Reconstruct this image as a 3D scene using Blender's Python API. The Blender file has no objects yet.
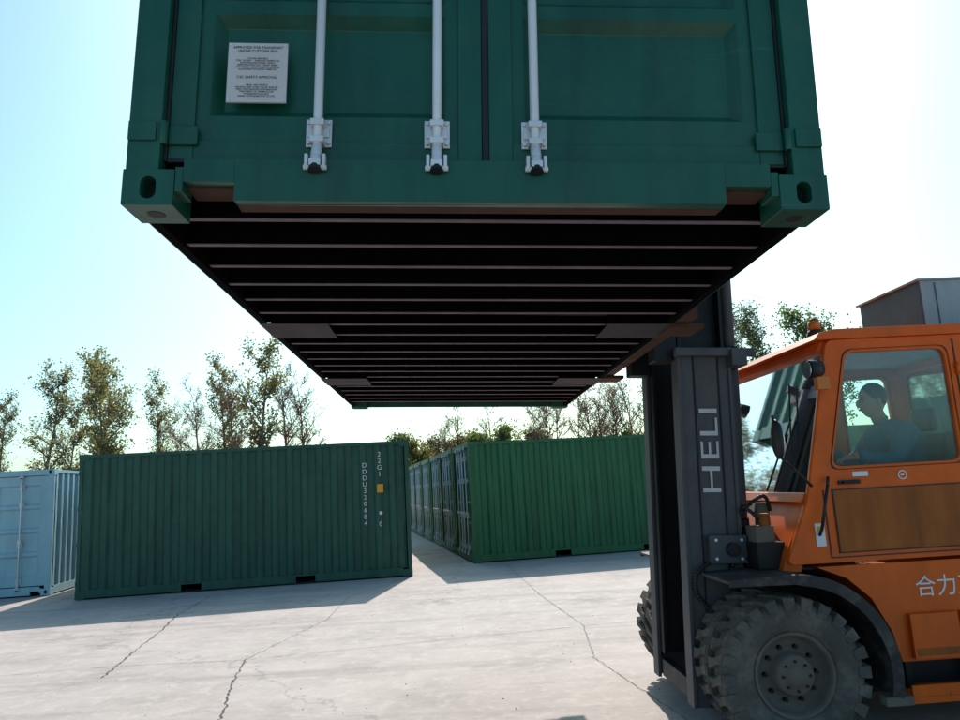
import bpy, bmesh, math, random
from mathutils import Matrix, Vector
R=math.radians
scene=bpy.context.scene
random.seed(4)

# ---------------------------------------------------------------- materials
def newmat(name):
    m=bpy.data.materials.new(name); m.use_nodes=True
    nt=m.node_tree; b=nt.nodes['Principled BSDF']
    return m,nt,b
def N(nt,t,**k):
    n=nt.nodes.new(t)
    for a,v in k.items(): setattr(n,a,v)
    return n
def noise(nt,scale,detail=4,rough=.6,vec=None,stretch=None):
    n=N(nt,'ShaderNodeTexNoise'); n.inputs['Scale'].default_value=scale
    n.inputs['Detail'].default_value=min(detail,4); n.inputs['Roughness'].default_value=rough
    if vec is None:
        tc=N(nt,'ShaderNodeTexCoord'); vec=tc.outputs['Object']
    if stretch:
        mp=N(nt,'ShaderNodeMapping'); mp.inputs['Scale'].default_value=stretch
        nt.links.new(vec,mp.inputs['Vector']); vec=mp.outputs['Vector']
    nt.links.new(vec,n.inputs['Vector'])
    return n
def ramp(nt,src,p0,p1,c0=(0,0,0,1),c1=(1,1,1,1)):
    r=N(nt,'ShaderNodeValToRGB'); e=r.color_ramp.elements
    e[0].position=p0; e[1].position=p1; e[0].color=c0; e[1].color=c1
    nt.links.new(src,r.inputs['Fac']); return r
def mix(nt,fac,a,b,mode='MIX'):
    m=N(nt,'ShaderNodeMix',data_type='RGBA',blend_type=mode)
    for s,v in ((m.inputs[0],fac),(m.inputs[6],a),(m.inputs[7],b)):
        if hasattr(v,'is_linked'): nt.links.new(v,s)
        elif isinstance(v,(int,float)): s.default_value=v
        else: s.default_value=(*v[:3],1)
    return m.outputs[2]
def paint(name,col,rough=.45,var=.35,rust=.0,dust=.15,dustcol=(.30,.27,.23),streak=True,metal=0,bump=.15,spec=.5,scuff=0):
    m,nt,b=newmat(name)
    n1=noise(nt,1.6,6,.65,stretch=(3,3,.5) if streak else None)
    f=ramp(nt,n1.outputs['Fac'],.3,.75)
    c=mix(nt,f.outputs[0],col,tuple(x*(1-var) for x in col))
    n2=noise(nt,5,8,.7)
    if dust>0:
        f2=ramp(nt,n2.outputs['Fac'],.48,.85)
        mm=N(nt,'ShaderNodeMath',operation='MULTIPLY'); mm.inputs[1].default_value=dust
        nt.links.new(f2.outputs[0],mm.inputs[0])
        c=mix(nt,mm.outputs[0],c,dustcol)
    if scuff>0:   # thin horizontal scrapes
        n5=noise(nt,2.2,4,.75,stretch=(.7,.7,9)); f5=ramp(nt,n5.outputs['Fac'],.66,.74)
        mm=N(nt,'ShaderNodeMath',operation='MULTIPLY'); mm.inputs[1].default_value=scuff
        nt.links.new(f5.outputs[0],mm.inputs[0]); c=mix(nt,mm.outputs[0],c,dustcol)
    if rust>0:
        n3=noise(nt,9,9,.75); f3=ramp(nt,n3.outputs['Fac'],.72-rust*.2,.78-rust*.2)
        c=mix(nt,f3.outputs[0],c,(.10,.04,.02))
    nt.links.new(c,b.inputs['Base Color'])
    r=N(nt,'ShaderNodeMapRange'); r.inputs[3].default_value=rough-.12; r.inputs[4].default_value=rough+.25
    nt.links.new(n2.outputs['Fac'],r.inputs[0]); nt.links.new(r.outputs[0],b.inputs['Roughness'])
    b.inputs['Metallic'].default_value=metal
    b.inputs['Specular IOR Level'].default_value=spec
    if bump:
        bp=N(nt,'ShaderNodeBump'); bp.inputs['Strength'].default_value=bump; bp.inputs['Distance'].default_value=.02
        nt.links.new(n2.outputs['Fac'],bp.inputs['Height']); nt.links.new(bp.outputs[0],b.inputs['Normal'])
    return m
M_green =paint('green_container_paint',(.003,.095,.058),.34,.5,.12,.08,(.16,.20,.17),scuff=.22)
M_greenL=paint('green_container_paint_weathered',(.012,.095,.062),.5,.5,.12,.25,(.13,.19,.16),scuff=.35)
M_greenR=paint('green_container_paint_fresh',(.012,.145,.050),.45,.45,.08,.18,(.12,.20,.13),scuff=.2)
M_blue  =paint('pale_blue_container_paint',(.34,.56,.64),.5,.2,.05,.2)
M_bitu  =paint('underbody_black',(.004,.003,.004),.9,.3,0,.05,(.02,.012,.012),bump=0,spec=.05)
M_litflange =paint('cross_member_lit_flange',(.21,.165,.18),.6,.4,.15,.2,(.16,.10,.08),bump=0,spec=.2)  # lit look of the dark cross members' lower flanges, put into the colour
M_padpl =paint('pocket_plate_paint',(.075,.062,.068),.7,.4,.15,.2,(.12,.08,.07),bump=0,spec=.2)
M_rusty =paint('rusty_steel',(.10,.045,.030),.75,.4,.4,.3,(.14,.08,.05),spec=.2)
M_seal_hole  =paint('gasket_rubber_and_hole_shade',(.005,.007,.012),.55,.2,0,.05,bump=0)  # gasket rubber, also the painted dark of casting holes
M_galv  =paint('galvanised_steel',(.78,.80,.82),.34,.3,.0,.25,(.42,.42,.42),metal=.3)
M_plate =paint('data_plate_aluminium',(.60,.58,.58),.5,.15,0,.15,bump=0)
M_ink   =paint('dark_ink',(.04,.04,.05),.6,.1,0,0,bump=0)
M_white =paint('white_marking_paint',(.75,.76,.76),.6,.1,0,.15,bump=0)
M_yel   =paint('yellow_sticker',(.8,.35,.02),.5,.1,0,.1,bump=0)
M_orange=paint('orange_forklift_paint',(.80,.125,.006),.36,.30,.12,.34,(.30,.11,.045),bump=.06,spec=.3,scuff=.2)
M_oran2 =paint('dirty_orange_panel',(.42,.115,.018),.5,.55,.15,.55,(.16,.075,.035),spec=.25)
M_mast  =paint('mast_dark_steel',(.070,.070,.080),.5,.45,.3,.45,(.17,.135,.12))
M_mastd =paint('mast_greasy_black',(.010,.011,.014),.45,.4,.1,.25,(.05,.042,.04),spec=.3)
M_tyre  =paint('tyre_rubber',(.13,.115,.10),.9,.45,0,.85,(.30,.25,.21),streak=False,spec=.15)
M_rim   =paint('dusty_rim',(.19,.155,.13),.8,.45,.25,.6,(.30,.245,.205),streak=False,spec=.2)
M_fend  =paint('fender_black',(.045,.041,.040),.65,.3,0,.7,(.27,.225,.19),spec=.3)
M_black =paint('black_plastic',(.012,.012,.013),.5,.2,0,.1,bump=0)
M_ac    =paint('grey_unit_paint',(.07,.13,.17),.5,.25,.0,.05)
M_acl   =paint('grey_unit_light',(.34,.43,.47),.5,.25,.05,.2)
M_seat  =paint('seat_vinyl',(.05,.05,.055),.5,.2,0,.1,bump=0)
M_liner =paint('cab_liner',(.45,.45,.43),.7,.2,0,.1,bump=0)
M_amber =paint('amber_lens',(.6,.16,.01),.25,.1,0,.1,bump=0)
M_chrome=paint('mirror_glass',(.7,.72,.75),.15,.1,0,0,metal=1,bump=0)
M_skin  =paint('skin',(.50,.28,.19),.55,.15,0,0,bump=0)
M_hair  =paint('dark_hair',(.015,.012,.010),.6,.2,0,0,bump=0)
M_jack  =paint('blue_jacket_cloth',(.030,.19,.31),.85,.55,0,0,bump=.8,streak=False)
M_trou  =paint('dark_trousers_cloth',(.03,.03,.04),.85,.2,0,0,bump=.3)
M_bark  =paint('bark',(.20,.17,.13),.9,.4,0,0,bump=0)
M_twig  =paint('bare_twig_bark',(.26,.15,.11),.9,.3,0,0,bump=0)
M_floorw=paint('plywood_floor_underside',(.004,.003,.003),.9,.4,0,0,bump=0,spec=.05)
M_stone =paint('stone',(.26,.23,.20),.9,.4,0,0,bump=0)

def glass(name,tint):
    m,nt,b=newmat(name); nt.nodes.remove(b)
    t=N(nt,'ShaderNodeBsdfTransparent'); t.inputs[0].default_value=(*tint,1)
    g=N(nt,'ShaderNodeBsdfGlossy'); g.inputs['Roughness'].default_value=.03; g.inputs[0].default_value=(.9,.95,1,1)
    d=N(nt,'ShaderNodeBsdfDiffuse'); d.inputs[0].default_value=(.5,.5,.48,1)
    fr=N(nt,'ShaderNodeFresnel'); fr.inputs[0].default_value=1.5
    mx=N(nt,'ShaderNodeMixShader'); nt.links.new(fr.outputs[0],mx.inputs[0]); nt.links.new(t.outputs[0],mx.inputs[1]); nt.links.new(g.outputs[0],mx.inputs[2])
    n=noise(nt,4,6,.7); r=ramp(nt,n.outputs['Fac'],.45,.95,(.01,.01,.01,1),(.14,.14,.14,1))
    m2=N(nt,'ShaderNodeMixShader'); nt.links.new(r.outputs[0],m2.inputs[0]); nt.links.new(mx.outputs[0],m2.inputs[1]); nt.links.new(d.outputs[0],m2.inputs[2])
    nt.links.new(m2.outputs[0],nt.nodes['Material Output'].inputs[0]); return m
M_glass=glass('cab_glass',(.86,.95,.95))

def leafmat(name,c1,c2):
    m,nt,b=newmat(name)
    gi=N(nt,'ShaderNodeNewGeometry')
    r=ramp(nt,gi.outputs['Random Per Island'],.1,.9,(*c1,1),(*c2,1))
    nt.links.new(r.outputs[0],b.inputs['Base Color']); b.inputs['Roughness'].default_value=.7
    tr=N(nt,'ShaderNodeBsdfTranslucent'); nt.links.new(r.outputs[0],tr.inputs[0])
    mx=N(nt,'ShaderNodeMixShader'); mx.inputs[0].default_value=.7
    nt.links.new(b.outputs[0],mx.inputs[1]); nt.links.new(tr.outputs[0],mx.inputs[2])
    nt.links.new(mx.outputs[0],nt.nodes['Material Output'].inputs[0]); return m
M_leaf =leafmat('leaf_olive',(.12,.135,.04),(.32,.27,.09))
M_leafg=leafmat('leaf_green',(.07,.135,.03),(.20,.23,.07))
M_leafb=leafmat('leaf_brown',(.24,.14,.07),(.38,.25,.13))

def concrete():
    m,nt,b=newmat('concrete_yard')
    tc=N(nt,'ShaderNodeTexCoord'); v=tc.outputs['Object']
    big=noise(nt,.16,5,.55,v); med=noise(nt,1.1,8,.7,v); fine=noise(nt,28,6,.75,v); mot=noise(nt,6,7,.7,v)
    c=mix(nt,ramp(nt,big.outputs['Fac'],.35,.65).outputs[0],(.53,.445,.41),(.44,.375,.345))
    c=mix(nt,ramp(nt,med.outputs['Fac'],.42,.75).outputs[0],c,(.35,.295,.27))
    c=mix(nt,ramp(nt,mot.outputs['Fac'],.5,.8).outputs[0],c,(.60,.51,.47))
    f=ramp(nt,fine.outputs['Fac'],.56,.75); mm=N(nt,'ShaderNodeMath',operation='MULTIPLY'); mm.inputs[1].default_value=.5
    nt.links.new(f.outputs[0],mm.inputs[0]); c=mix(nt,mm.outputs[0],c,(.20,.17,.16))
    tm=noise(nt,.9,5,.6,v,stretch=(.18,2.4,1)); f=ramp(nt,tm.outputs['Fac'],.52,.72)
    mm=N(nt,'ShaderNodeMath',operation='MULTIPLY'); mm.inputs[1].default_value=.55
    nt.links.new(f.outputs[0],mm.inputs[0]); c=mix(nt,mm.outputs[0],c,(.26,.22,.205))
    vo=N(nt,'ShaderNodeTexVoronoi'); vo.inputs['Scale'].default_value=.55; nt.links.new(v,vo.inputs['Vector'])
    ds=N(nt,'ShaderNodeMath',operation='ADD'); nt.links.new(vo.outputs['Distance'],ds.inputs[0])
    ms=N(nt,'ShaderNodeMath',operation='MULTIPLY'); ms.inputs[1].default_value=.5; nt.links.new(mot.outputs['Fac'],ms.inputs[0]); nt.links.new(ms.outputs[0],ds.inputs[1])
    f=ramp(nt,ds.outputs[0],.26,.46,(.5,.5,.5,1),(0,0,0,1)); c=mix(nt,f.outputs[0],c,(.19,.165,.15))
    dn=noise(nt,.8,6,.7,v); ad=N(nt,'ShaderNodeVectorMath',operation='ADD'); sc=N(nt,'ShaderNodeVectorMath',operation='SCALE'); sc.inputs['Scale'].default_value=1.4
    nt.links.new(dn.outputs['Color'],sc.inputs[0]); nt.links.new(v,ad.inputs[0]); nt.links.new(sc.outputs[0],ad.inputs[1])
    vc=N(nt,'ShaderNodeTexVoronoi',feature='DISTANCE_TO_EDGE'); vc.inputs['Scale'].default_value=.15; nt.links.new(ad.outputs[0],vc.inputs['Vector'])
    f=ramp(nt,vc.outputs['Distance'],.0008,.004,(.4,.4,.4,1),(0,0,0,1)); c=mix(nt,f.outputs[0],c,(.16,.14,.13))
    nt.links.new(c,b.inputs['Base Color']); b.inputs['Roughness'].default_value=.85
    bp=N(nt,'ShaderNodeBump'); bp.inputs['Strength'].default_value=.6; bp.inputs['Distance'].default_value=.015
    h=mix(nt,.5,fine.outputs['Fac'],mot.outputs['Fac']); nt.links.new(h,bp.inputs['Height']); nt.links.new(bp.outputs[0],b.inputs['Normal'])
    return m
M_conc=concrete()
M_crack=paint('crack_dirt',(.10,.085,.078),.9,.3,0,.3,bump=0)
M_grass=paint('dry_grass',(.11,.11,.05),.95,.4,0,.4,(.16,.13,.07),streak=False)

# ---------------------------------------------------------------- mesh builder
class MB:
    def __init__(s): s.v=[];s.f=[];s.m=[];s.s=[];s.mats=[];s.T=Matrix.Identity(4)
    def mi(s,mat):
        if mat not in s.mats: s.mats.append(mat)
        return s.mats.index(mat)
    def add(s,vs,fs,mat,smooth=False):
        o=len(s.v); k=s.mi(mat)
        for p in vs: s.v.append(tuple(s.T@Vector(p)))
        for f in fs: s.f.append([o+i for i in f]); s.m.append(k); s.s.append(smooth)
    def box(s,x0,x1,y0,y1,z0,z1,mat):
        s.add([(x0,y0,z0),(x1,y0,z0),(x1,y1,z0),(x0,y1,z0),(x0,y0,z1),(x1,y0,z1),(x1,y1,z1),(x0,y1,z1)],
              [(0,3,2,1),(4,5,6,7),(0,1,5,4),(1,2,6,5),(2,3,7,6),(3,0,4,7)],mat)
    def prism(s,poly,y0,y1,mat,smooth=False):
        n=len(poly)
        vs=[(p[0],y0,p[1]) for p in poly]+[(p[0],y1,p[1]) for p in poly]
        fs=[tuple(range(n)),tuple(range(2*n-1,n-1,-1))]+[(i,i+n,(i+1)%n+n,(i+1)%n) for i in range(n)]
        s.add(vs,fs,mat,smooth)
    def cyl(s,p0,p1,r0,r1=None,n=12,mat=None,caps=True):
        if r1 is None: r1=r0
        p0=Vector(p0);p1=Vector(p1);d=(p1-p0).normalized()
        a=d.orthogonal().normalized(); b=d.cross(a)
        vs=[];
        for p,r in((p0,r0),(p1,r1)):
            for i in range(n):
                t=2*math.pi*i/n; vs.append(p+a*(r*math.cos(t))+b*(r*math.sin(t)))
        s.add(vs,[(i,(i+1)%n,(i+1)%n+n,i+n) for i in range(n)],mat,True)
        if caps: s.add(vs,[tuple(range(n-1,-1,-1)),tuple(range(n,2*n))],mat)
    def tube(s,pts,r,n=8,mat=None):
        for a,b in zip(pts,pts[1:]): s.cyl(a,b,r,r,n,mat,True)
    def revolve(s,prof,cx,cz,n,mat,smooth=True,y0=0):
        vs=[];m=len(prof)
        for i in range(n):
            t=2*math.pi*i/n
            for (y,r) in prof: vs.append((cx+r*math.cos(t),y0+y,cz+r*math.sin(t)))
        fs=[(i*m+j,i*m+j+1,((i+1)%n)*m+j+1,((i+1)%n)*m+j) for i in range(n) for j in range(m-1)]
        s.add(vs,fs,mat,smooth)
    def ell(s,c,r,mat,nu=16,nv=10,fn=None):
        vs=[];fs=[]
        for j in range(nv+1):
            ph=math.pi*j/nv
            for i in range(nu):
                t=2*math.pi*i/nu
                d=Vector((math.sin(ph)*math.cos(t),math.sin(ph)*math.sin(t),math.cos(ph)))
                p=Vector((d.x*r[0],d.y*r[1],d.z*r[2]))
                if fn: p=fn(d,p)
                vs.append(p+Vector(c))
        for j in range(nv):
            for i in range(nu): fs.append((j*nu+i,(j+1)*nu+i,(j+1)*nu+(i+1)%nu,j*nu+(i+1)%nu))
        s.add(vs,fs,mat,True)
    def mesh(s,name,recalc=True):
        me=bpy.data.meshes.new(name); me.from_pydata(s.v,[],s.f)
        for m in s.mats: me.materials.append(m)
        me.polygons.foreach_set('material_index',s.m); me.polygons.foreach_set('use_smooth',s.s)
        if recalc:
            bm=bmesh.new(); bm.from_mesh(me); bmesh.ops.remove_doubles(bm,verts=bm.verts,dist=1e-5)
            bmesh.ops.recalc_face_normals(bm,faces=bm.faces); bm.to_mesh(me); bm.free()
        me.update(); return me
def link(name,data,mat4=None,parent=None,bevel=0):
    o=bpy.data.objects.new(name,data); scene.collection.objects.link(o)
    if parent: o.parent=parent
    if mat4 is not None: o.matrix_basis=mat4
    if bevel:
        b=o.modifiers.new('b','BEVEL'); b.width=bevel; b.segments=2; b.limit_method='ANGLE'; b.angle_limit=R(40); b.harden_normals=False
    return o
def text(body,name,size,mat,mat4,parent,ext=.001,align='CENTER',spacing=1.0,line=1.0):
    c=bpy.data.curves.new(name,'FONT'); c.body=body; c.size=size; c.extrude=ext; c.align_x=align; c.align_y='CENTER'
    c.space_character=spacing; c.space_line=line; c.materials.append(mat)
    return link(name,c,mat4,parent)

# ---------------------------------------------------------------- container
def corr(mb,o,u,n,L,z0,z1,mat,pitch=.278,dep=.042,seed=1):
    rnd=random.Random(seed)
    o=Vector(o);u=Vector(u);n=Vector(n); k=max(1,round(L/pitch)); p=L/k
    pts=[]
    for i in range(k):
        for a,d in((0,0),(.32,0),(.47,1),(.85,1)): pts.append((i*p+a*p,d*dep))
    pts.append((L,0))
    rows=7; vs=[]
    for a,d in pts:
        for j in range(rows+1):
            q=o+u*a-n*(d+(rnd.gauss(0,.003) if 0<j<rows else 0)); vs.append((q.x,q.y,z0+(z1-z0)*j/rows))
    m=rows+1
    mb.add(vs,[(m*i+j,m*(i+1)+j,m*(i+1)+j+1,m*i+j+1) for i in range(len(pts)-1) for j in range(rows)],mat)
def casting(mb,x0,x1,y0,y1,z0,z1,mat,front=True):
    cx,cz=(x0+x1)/2,(z0+z1)/2
    if not front:
        mb.box(x0,x1,y0,y1,z0,z1,mat); return
    n=24; outer=[];inner=[]
    hw,hh=(x1-x0)/2,(z1-z0)/2
    for i in range(n):
        t=2*math.pi*(i+.5)/n; c,s_=math.cos(t),math.sin(t)
        k=min(hw/abs(c) if abs(c)>1e-6 else 9,hh/abs(s_) if abs(s_)>1e-6 else 9)
        outer.append((cx+c*k,cz+s_*k)); inner.append((cx+c*.026,cz+s_*.024+(.016 if s_>0 else -.016)))
    for sx in(-1,1):
        for sz in(-1,1):
            q=(cx+sx*hw,cz+sz*hh); j=min(range(n),key=lambda i:(outer[i][0]-q[0])**2+(outer[i][1]-q[1])**2); outer[j]=q
    vs=[(a,y0,b) for a,b in outer]+[(a,y0,b) for a,b in inner]+[(a,y0+.07,b) for a,b in inner]
    fs=[(i,(i+1)%n,(i+1)%n+n,i+n) for i in range(n)]+[(i+n,(i+1)%n+n,(i+1)%n+2*n,i+2*n) for i in range(n)]
    mb.add(vs,fs,mat); mb.add([(a,y0+.07,b) for a,b in inner],[tuple(range(n))],M_seal_hole)  # back of the hole coloured near black for its shade
    V=[(x0,y0,z0),(x1,y0,z0),(x1,y1,z0),(x0,y1,z0),(x0,y0,z1),(x1,y0,z1),(x1,y1,z1),(x0,y1,z1)]
    mb.add(V,[(0,3,2,1),(4,5,6,7),(1,2,6,5),(2,3,7,6),(3,0,4,7)],mat)
def pressed(mb,x0,x1,z0,z1,y,d,mat,levels):
    m=.05; xs0,xs1=x0+m,x1-m; i_=.035
    def q(a,b,c,dd): mb.add([a,b,c,dd],[(0,1,2,3)],mat)
    q((x0,y,z0),(xs0,y,z0),(xs0,y,z1),(x0,y,z1)); q((xs1,y,z0),(x1,y,z0),(x1,y,z1),(xs1,y,z1))
    z=z0
    for za,zb in levels:
        q((xs0,y,z),(xs1,y,z),(xs1,y,za),(xs0,y,za))
        A=[(xs0,y,za),(xs1,y,za),(xs1,y,zb),(xs0,y,zb)]; B=[(xs0+i_,y+d,za+i_),(xs1-i_,y+d,za+i_),(xs1-i_,y+d,zb-i_),(xs0+i_,y+d,zb-i_)]
        for k in range(4): q(A[k],A[(k+1)%4],B[(k+1)%4],B[k])
        q(*B); z=zb
    q((xs0,y,z),(xs1,y,z),(xs1,y,z1),(xs0,y,z1))
def container(name,P,L=6.058,H=2.591,rods=(-.57,-.155,.19,.62),seam=.017,wood=M_floorw,side=None):
    mb=MB(); W=1.219; S=side or P
    for sx in(-1,1):
        for y0,fr in((0,True),(L-.178,False)):
            a,b=sorted((sx*W,sx*(W-.172)))
            casting(mb,a,b,y0,y0+.178,0,.128,P,fr); casting(mb,a,b,y0,y0+.178,H-.118,H,P,fr)
            cx=sx*(W-.086); cy=y0+.089
            mb.cyl((cx,cy,-.002),(cx,cy,.004),.032,.032,16,M_seal_hole)  # flat dark disc painted in place of the shaded bottom hole
        a,b=sorted((sx*(W-.004),sx*(W-.115)))
        mb.box(a,b,.006,.07,.128,H-.118,P); mb.box(a,b,L-.08,L-.006,.128,H-.118,P)
        a,b=sorted((sx*(W-.02),sx*(W-.05))); mb.box(a,b,.07,.178,.128,H-.118,P)
        a,b=sorted((sx*(W-.172),sx*(W-.20))); mb.box(a,b,.004,.10,.05,.14,P)
        if sx<0: corr(mb,(-W+.012,.13,0),(0,1,0),(-1,0,0),L-.23,.16,H-.07,S,seed=3)
        else: corr(mb,(W-.012,.13,0),(0,1,0),(1,0,0),L-.23,.16,H-.07,S,seed=5)
        a,b=sorted((sx*(W-.003),sx*(W-.06))); mb.box(a,b,.178,L-.178,H-.075,H-.012,S)
        pk=[L/2-1.025-.178,L/2-1.025+.178,L/2+1.025-.178,L/2+1.025+.178] if L>5 else []
        ed=[.178]+pk+[L-.178]
        a,b=sorted((sx*(W-.004),sx*(W-.012))); c,d=sorted((sx*(W-.0122),sx*(W-.05)))
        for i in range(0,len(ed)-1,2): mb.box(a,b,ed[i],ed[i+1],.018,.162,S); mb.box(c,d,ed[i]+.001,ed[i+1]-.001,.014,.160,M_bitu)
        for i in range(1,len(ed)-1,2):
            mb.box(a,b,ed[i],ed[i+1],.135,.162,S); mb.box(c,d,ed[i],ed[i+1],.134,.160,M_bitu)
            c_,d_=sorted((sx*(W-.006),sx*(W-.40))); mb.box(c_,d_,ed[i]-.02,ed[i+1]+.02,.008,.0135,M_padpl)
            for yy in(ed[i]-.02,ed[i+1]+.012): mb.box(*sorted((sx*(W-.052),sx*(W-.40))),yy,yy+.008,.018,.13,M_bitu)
    corr(mb,(W-.115,L-.03,0),(-1,0,0),(0,1,0),2*W-.23,.14,H-.07,P,.25,.045)
    mb.box(-W+.172,W-.172,L-.06,L-.006,.02,.15,P); mb.box(-W+.172,W-.172,L-.06,L-.006,H-.09,H-.006,P)
    n=int(L/.21); vs=[]
    ys=[.1+(L-.2)*i/(n*4)for i in range(n*4+1)]
    for i,y in enumerate(ys):
        z=H-.02-(0 if i%4<2 else .018); vs+=[(-W+.06,y,z),(W-.06,y,z)]
    mb.add(vs,[(2*i,2*i+1,2*i+3,2*i+2) for i in range(len(ys)-1)],P)
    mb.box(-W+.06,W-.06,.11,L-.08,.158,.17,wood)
    k=int((L-.35)/.283)
    for i in range(k):
        y=.20+i*.283
        if any(abs(y-c)<.10 for c in ((L/2-1.025,L/2+1.025) if L>5 else ())): 
            mb.box(-W+.06,W-.06,y,y+.05,.135,.140,M_bitu); continue
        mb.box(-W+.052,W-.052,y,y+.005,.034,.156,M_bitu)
        mb.box(-W+.052,W-.052,y-.001,y+.028,.028,.033,M_litflange)  # lower flange in the painted lit tone, web stays black
    mb.box(-.845,.855,.0,.045,.018,.172,P); mb.box(-.845,.855,.045,.11,.018,.026,M_rusty)
    mb.box(-W+.20,-.845,.003,.045,.085,.170,P); mb.box(.855,W-.20,.003,.045,.085,.170,P)
    mb.box(-W+.20,-.845,.045,.15,.075,.085,M_rusty); mb.box(.855,W-.20,.045,.15,.075,.085,M_rusty)
    mb.box(-W+.172,W-.172,.0,.09,H-.115,H-.006,P)
    dt=H-.125; db=.187
    for a,b in((-W+.128,seam-.012),(seam+.012,W-.128)):
        yd=.055
        mb.box(a,a+.085,yd-.012,yd+.035,db,dt,P); mb.box(b-.085,b,yd-.012,yd+.035,db,dt,P)
        mb.box(a+.085,b-.085,yd-.010,yd+.035,db,db+.07,P); mb.box(a+.085,b-.085,yd-.010,yd+.035,dt-.07,dt,P)
        lv=[]; z=db+.17
        while z+.36<dt-.07: lv.append((z,z+.40)); z+=.455
        pressed(mb,a+.085,b-.085,db+.07,dt-.07,yd,.038,P,lv)
    mb.box(-W+.115,W-.115,.100,.108,.17,H-.11,M_seal_hole)
    for x in(-W+.1155,W-.1275): mb.box(x,x+.012,.036,.080,.175,H-.12,M_seal_hole)
    mb.box(seam-.011,seam+.011,.038,.080,.175,H-.12,M_seal_hole)
    mb.box(-W+.128,W-.128,.040,.080,.173,.186,M_seal_hole)
    for sx in(-1,1):
        for zz in (.27,.95,1.6,H-.35):
            if zz>H-.2: continue
            mb.box(*sorted((sx*(W-.006),sx*(W-.10))),-.004,.006,zz-.035,zz+.035,P)
            mb.box(*sorted((sx*(W-.13),sx*(W-.23))),.030,.041,zz-.035,zz+.035,P)
            mb.cyl((sx*(W-.118),.018,zz-.042),(sx*(W-.118),.018,zz+.042),.016,.016,10,P)
    for x in rods:
        mb.cyl((x,.012,.165),(x,.012,H-.12),.0165,.0165,14,M_galv)
        for zz in ((.285,.62+.35,1.75,H-.34)):
            mb.box(x-.045,x+.045,.036,.044,zz-.052,zz+.052,M_galv)
            mb.box(x-.024,x+.024,-.010,.036,zz-.052,zz-.030,M_galv); mb.box(x-.024,x+.024,-.010,.036,zz+.012,zz+.034,M_galv)
            mb.box(x-.038,x+.038,.028,.036,zz-.018,zz+.018,M_galv)
            for dx in(-.035,.035):
                for dz in(-.038,.038): mb.cyl((x+dx,.037,zz+dz),(x+dx,.026,zz+dz),.008,.007,8,M_galv)
        for z0 in(.165,H-.125):
            mb.box(x-.036,x-.024,-.028,-.001,z0-.036,z0+.014,M_galv); mb.box(x+.024,x+.036,-.028,-.001,z0-.036,z0+.014,M_galv)
            mb.cyl((x,-.010,z0-.02),(x,-.006,z0+.016),.022,.019,14,M_galv)
            mb.cyl((x,-.006,z0+.012),(x,.012,z0+.06),.019,.018,12,M_galv)
            mb.cyl((x-.040,-.016,z0-.032),(x+.040,-.016,z0-.032),.010,.010,10,M_galv)
            mb.cyl((x,-.020,z0-.045),(x,-.014,z0-.025),.024,.020,12,M_seal_hole)
            mb.box(x-.020,x+.020,-.034,-.028,z0-.030,z0-.006,M_galv)
        mb.box(x-.012,x+.30 if x<.4 else x+.012,-.02,-.008,1.02,1.05,M_galv)
        mb.box(x-.03,x+.03,-.012,.03,1.00,1.07,M_galv)
    return mb.mesh(name)

def basis(origin,ang,tilt=0,pitch=0):
    return Matrix.Translation(origin)@Matrix.Rotation(ang,4,'Z')@Matrix.Rotation(pitch,4,'X')@Matrix.Rotation(tilt,4,'Y')

me_main=container('container_raised',M_green,rods=(-.57,-.155,.19))
me_L=container('container_left_row',M_greenL)
me_R=container('container_right_row',M_greenR)
me_B=container('container_small_blue',M_blue,L=2.99,H=2.42,rods=(-.62,.62))

CAMH=1.61
lift=link('shipping_container',me_main,basis((.036,2.42,CAMH+.945),R(2.8),R(2.7),R(-.5)),bevel=.004)
def FX(x,y,z,rz=0):
    return Matrix.Translation((x,y,z))@Matrix.Rotation(R(90),4,'X')@Matrix.Rotation(rz,4,'Z')
mb=MB(); mb.box(-.90,-.69,.036,.0445,.40,.63,M_plate)
for a in(-.892,-.698):
    for b in(.408,.622): mb.cyl((a,.0365,b),(a,.033,b),.004,.004,8,M_galv)
link('data_plate',mb.mesh('data_plate'),None,lift)
text("APPROVED FOR TRANSPORT\nUNDER CUSTOMS SEAL","plate_title",.0135,M_ink,FX(-.795,.0353,.605),lift,.0003)
text("CHN/GL 0842-2012\nTYPE  CX-22G1    MANUFACTURER'S NO.\nDATE MANUFACTURED  05/2012\nIDENTIFICATION NO.   DDDU 320684\nMAX GROSS WEIGHT 30480 KG 67200 LB\nALLOWABLE STACKING 192000 KG","plate_lines",.0085,M_ink,FX(-.795,.0353,.548),lift,.0003)
text("CSC SAFETY APPROVAL","plate_title_two",.0135,M_ink,FX(-.795,.0353,.496),lift,.0003)
text("GB-LR 14231-03/2012\nRACKING TEST LOAD VALUE 15240 KG\nFIRST MAINTENANCE EXAMINATION\nTREATMENT OF TIMBER FLOOR\nIM BASILEUM SI-84 2012\nCHINA CONTAINER MFG CO LTD","plate_lines_two",.0085,M_ink,FX(-.795,.0353,.445),lift,.0003)

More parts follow.
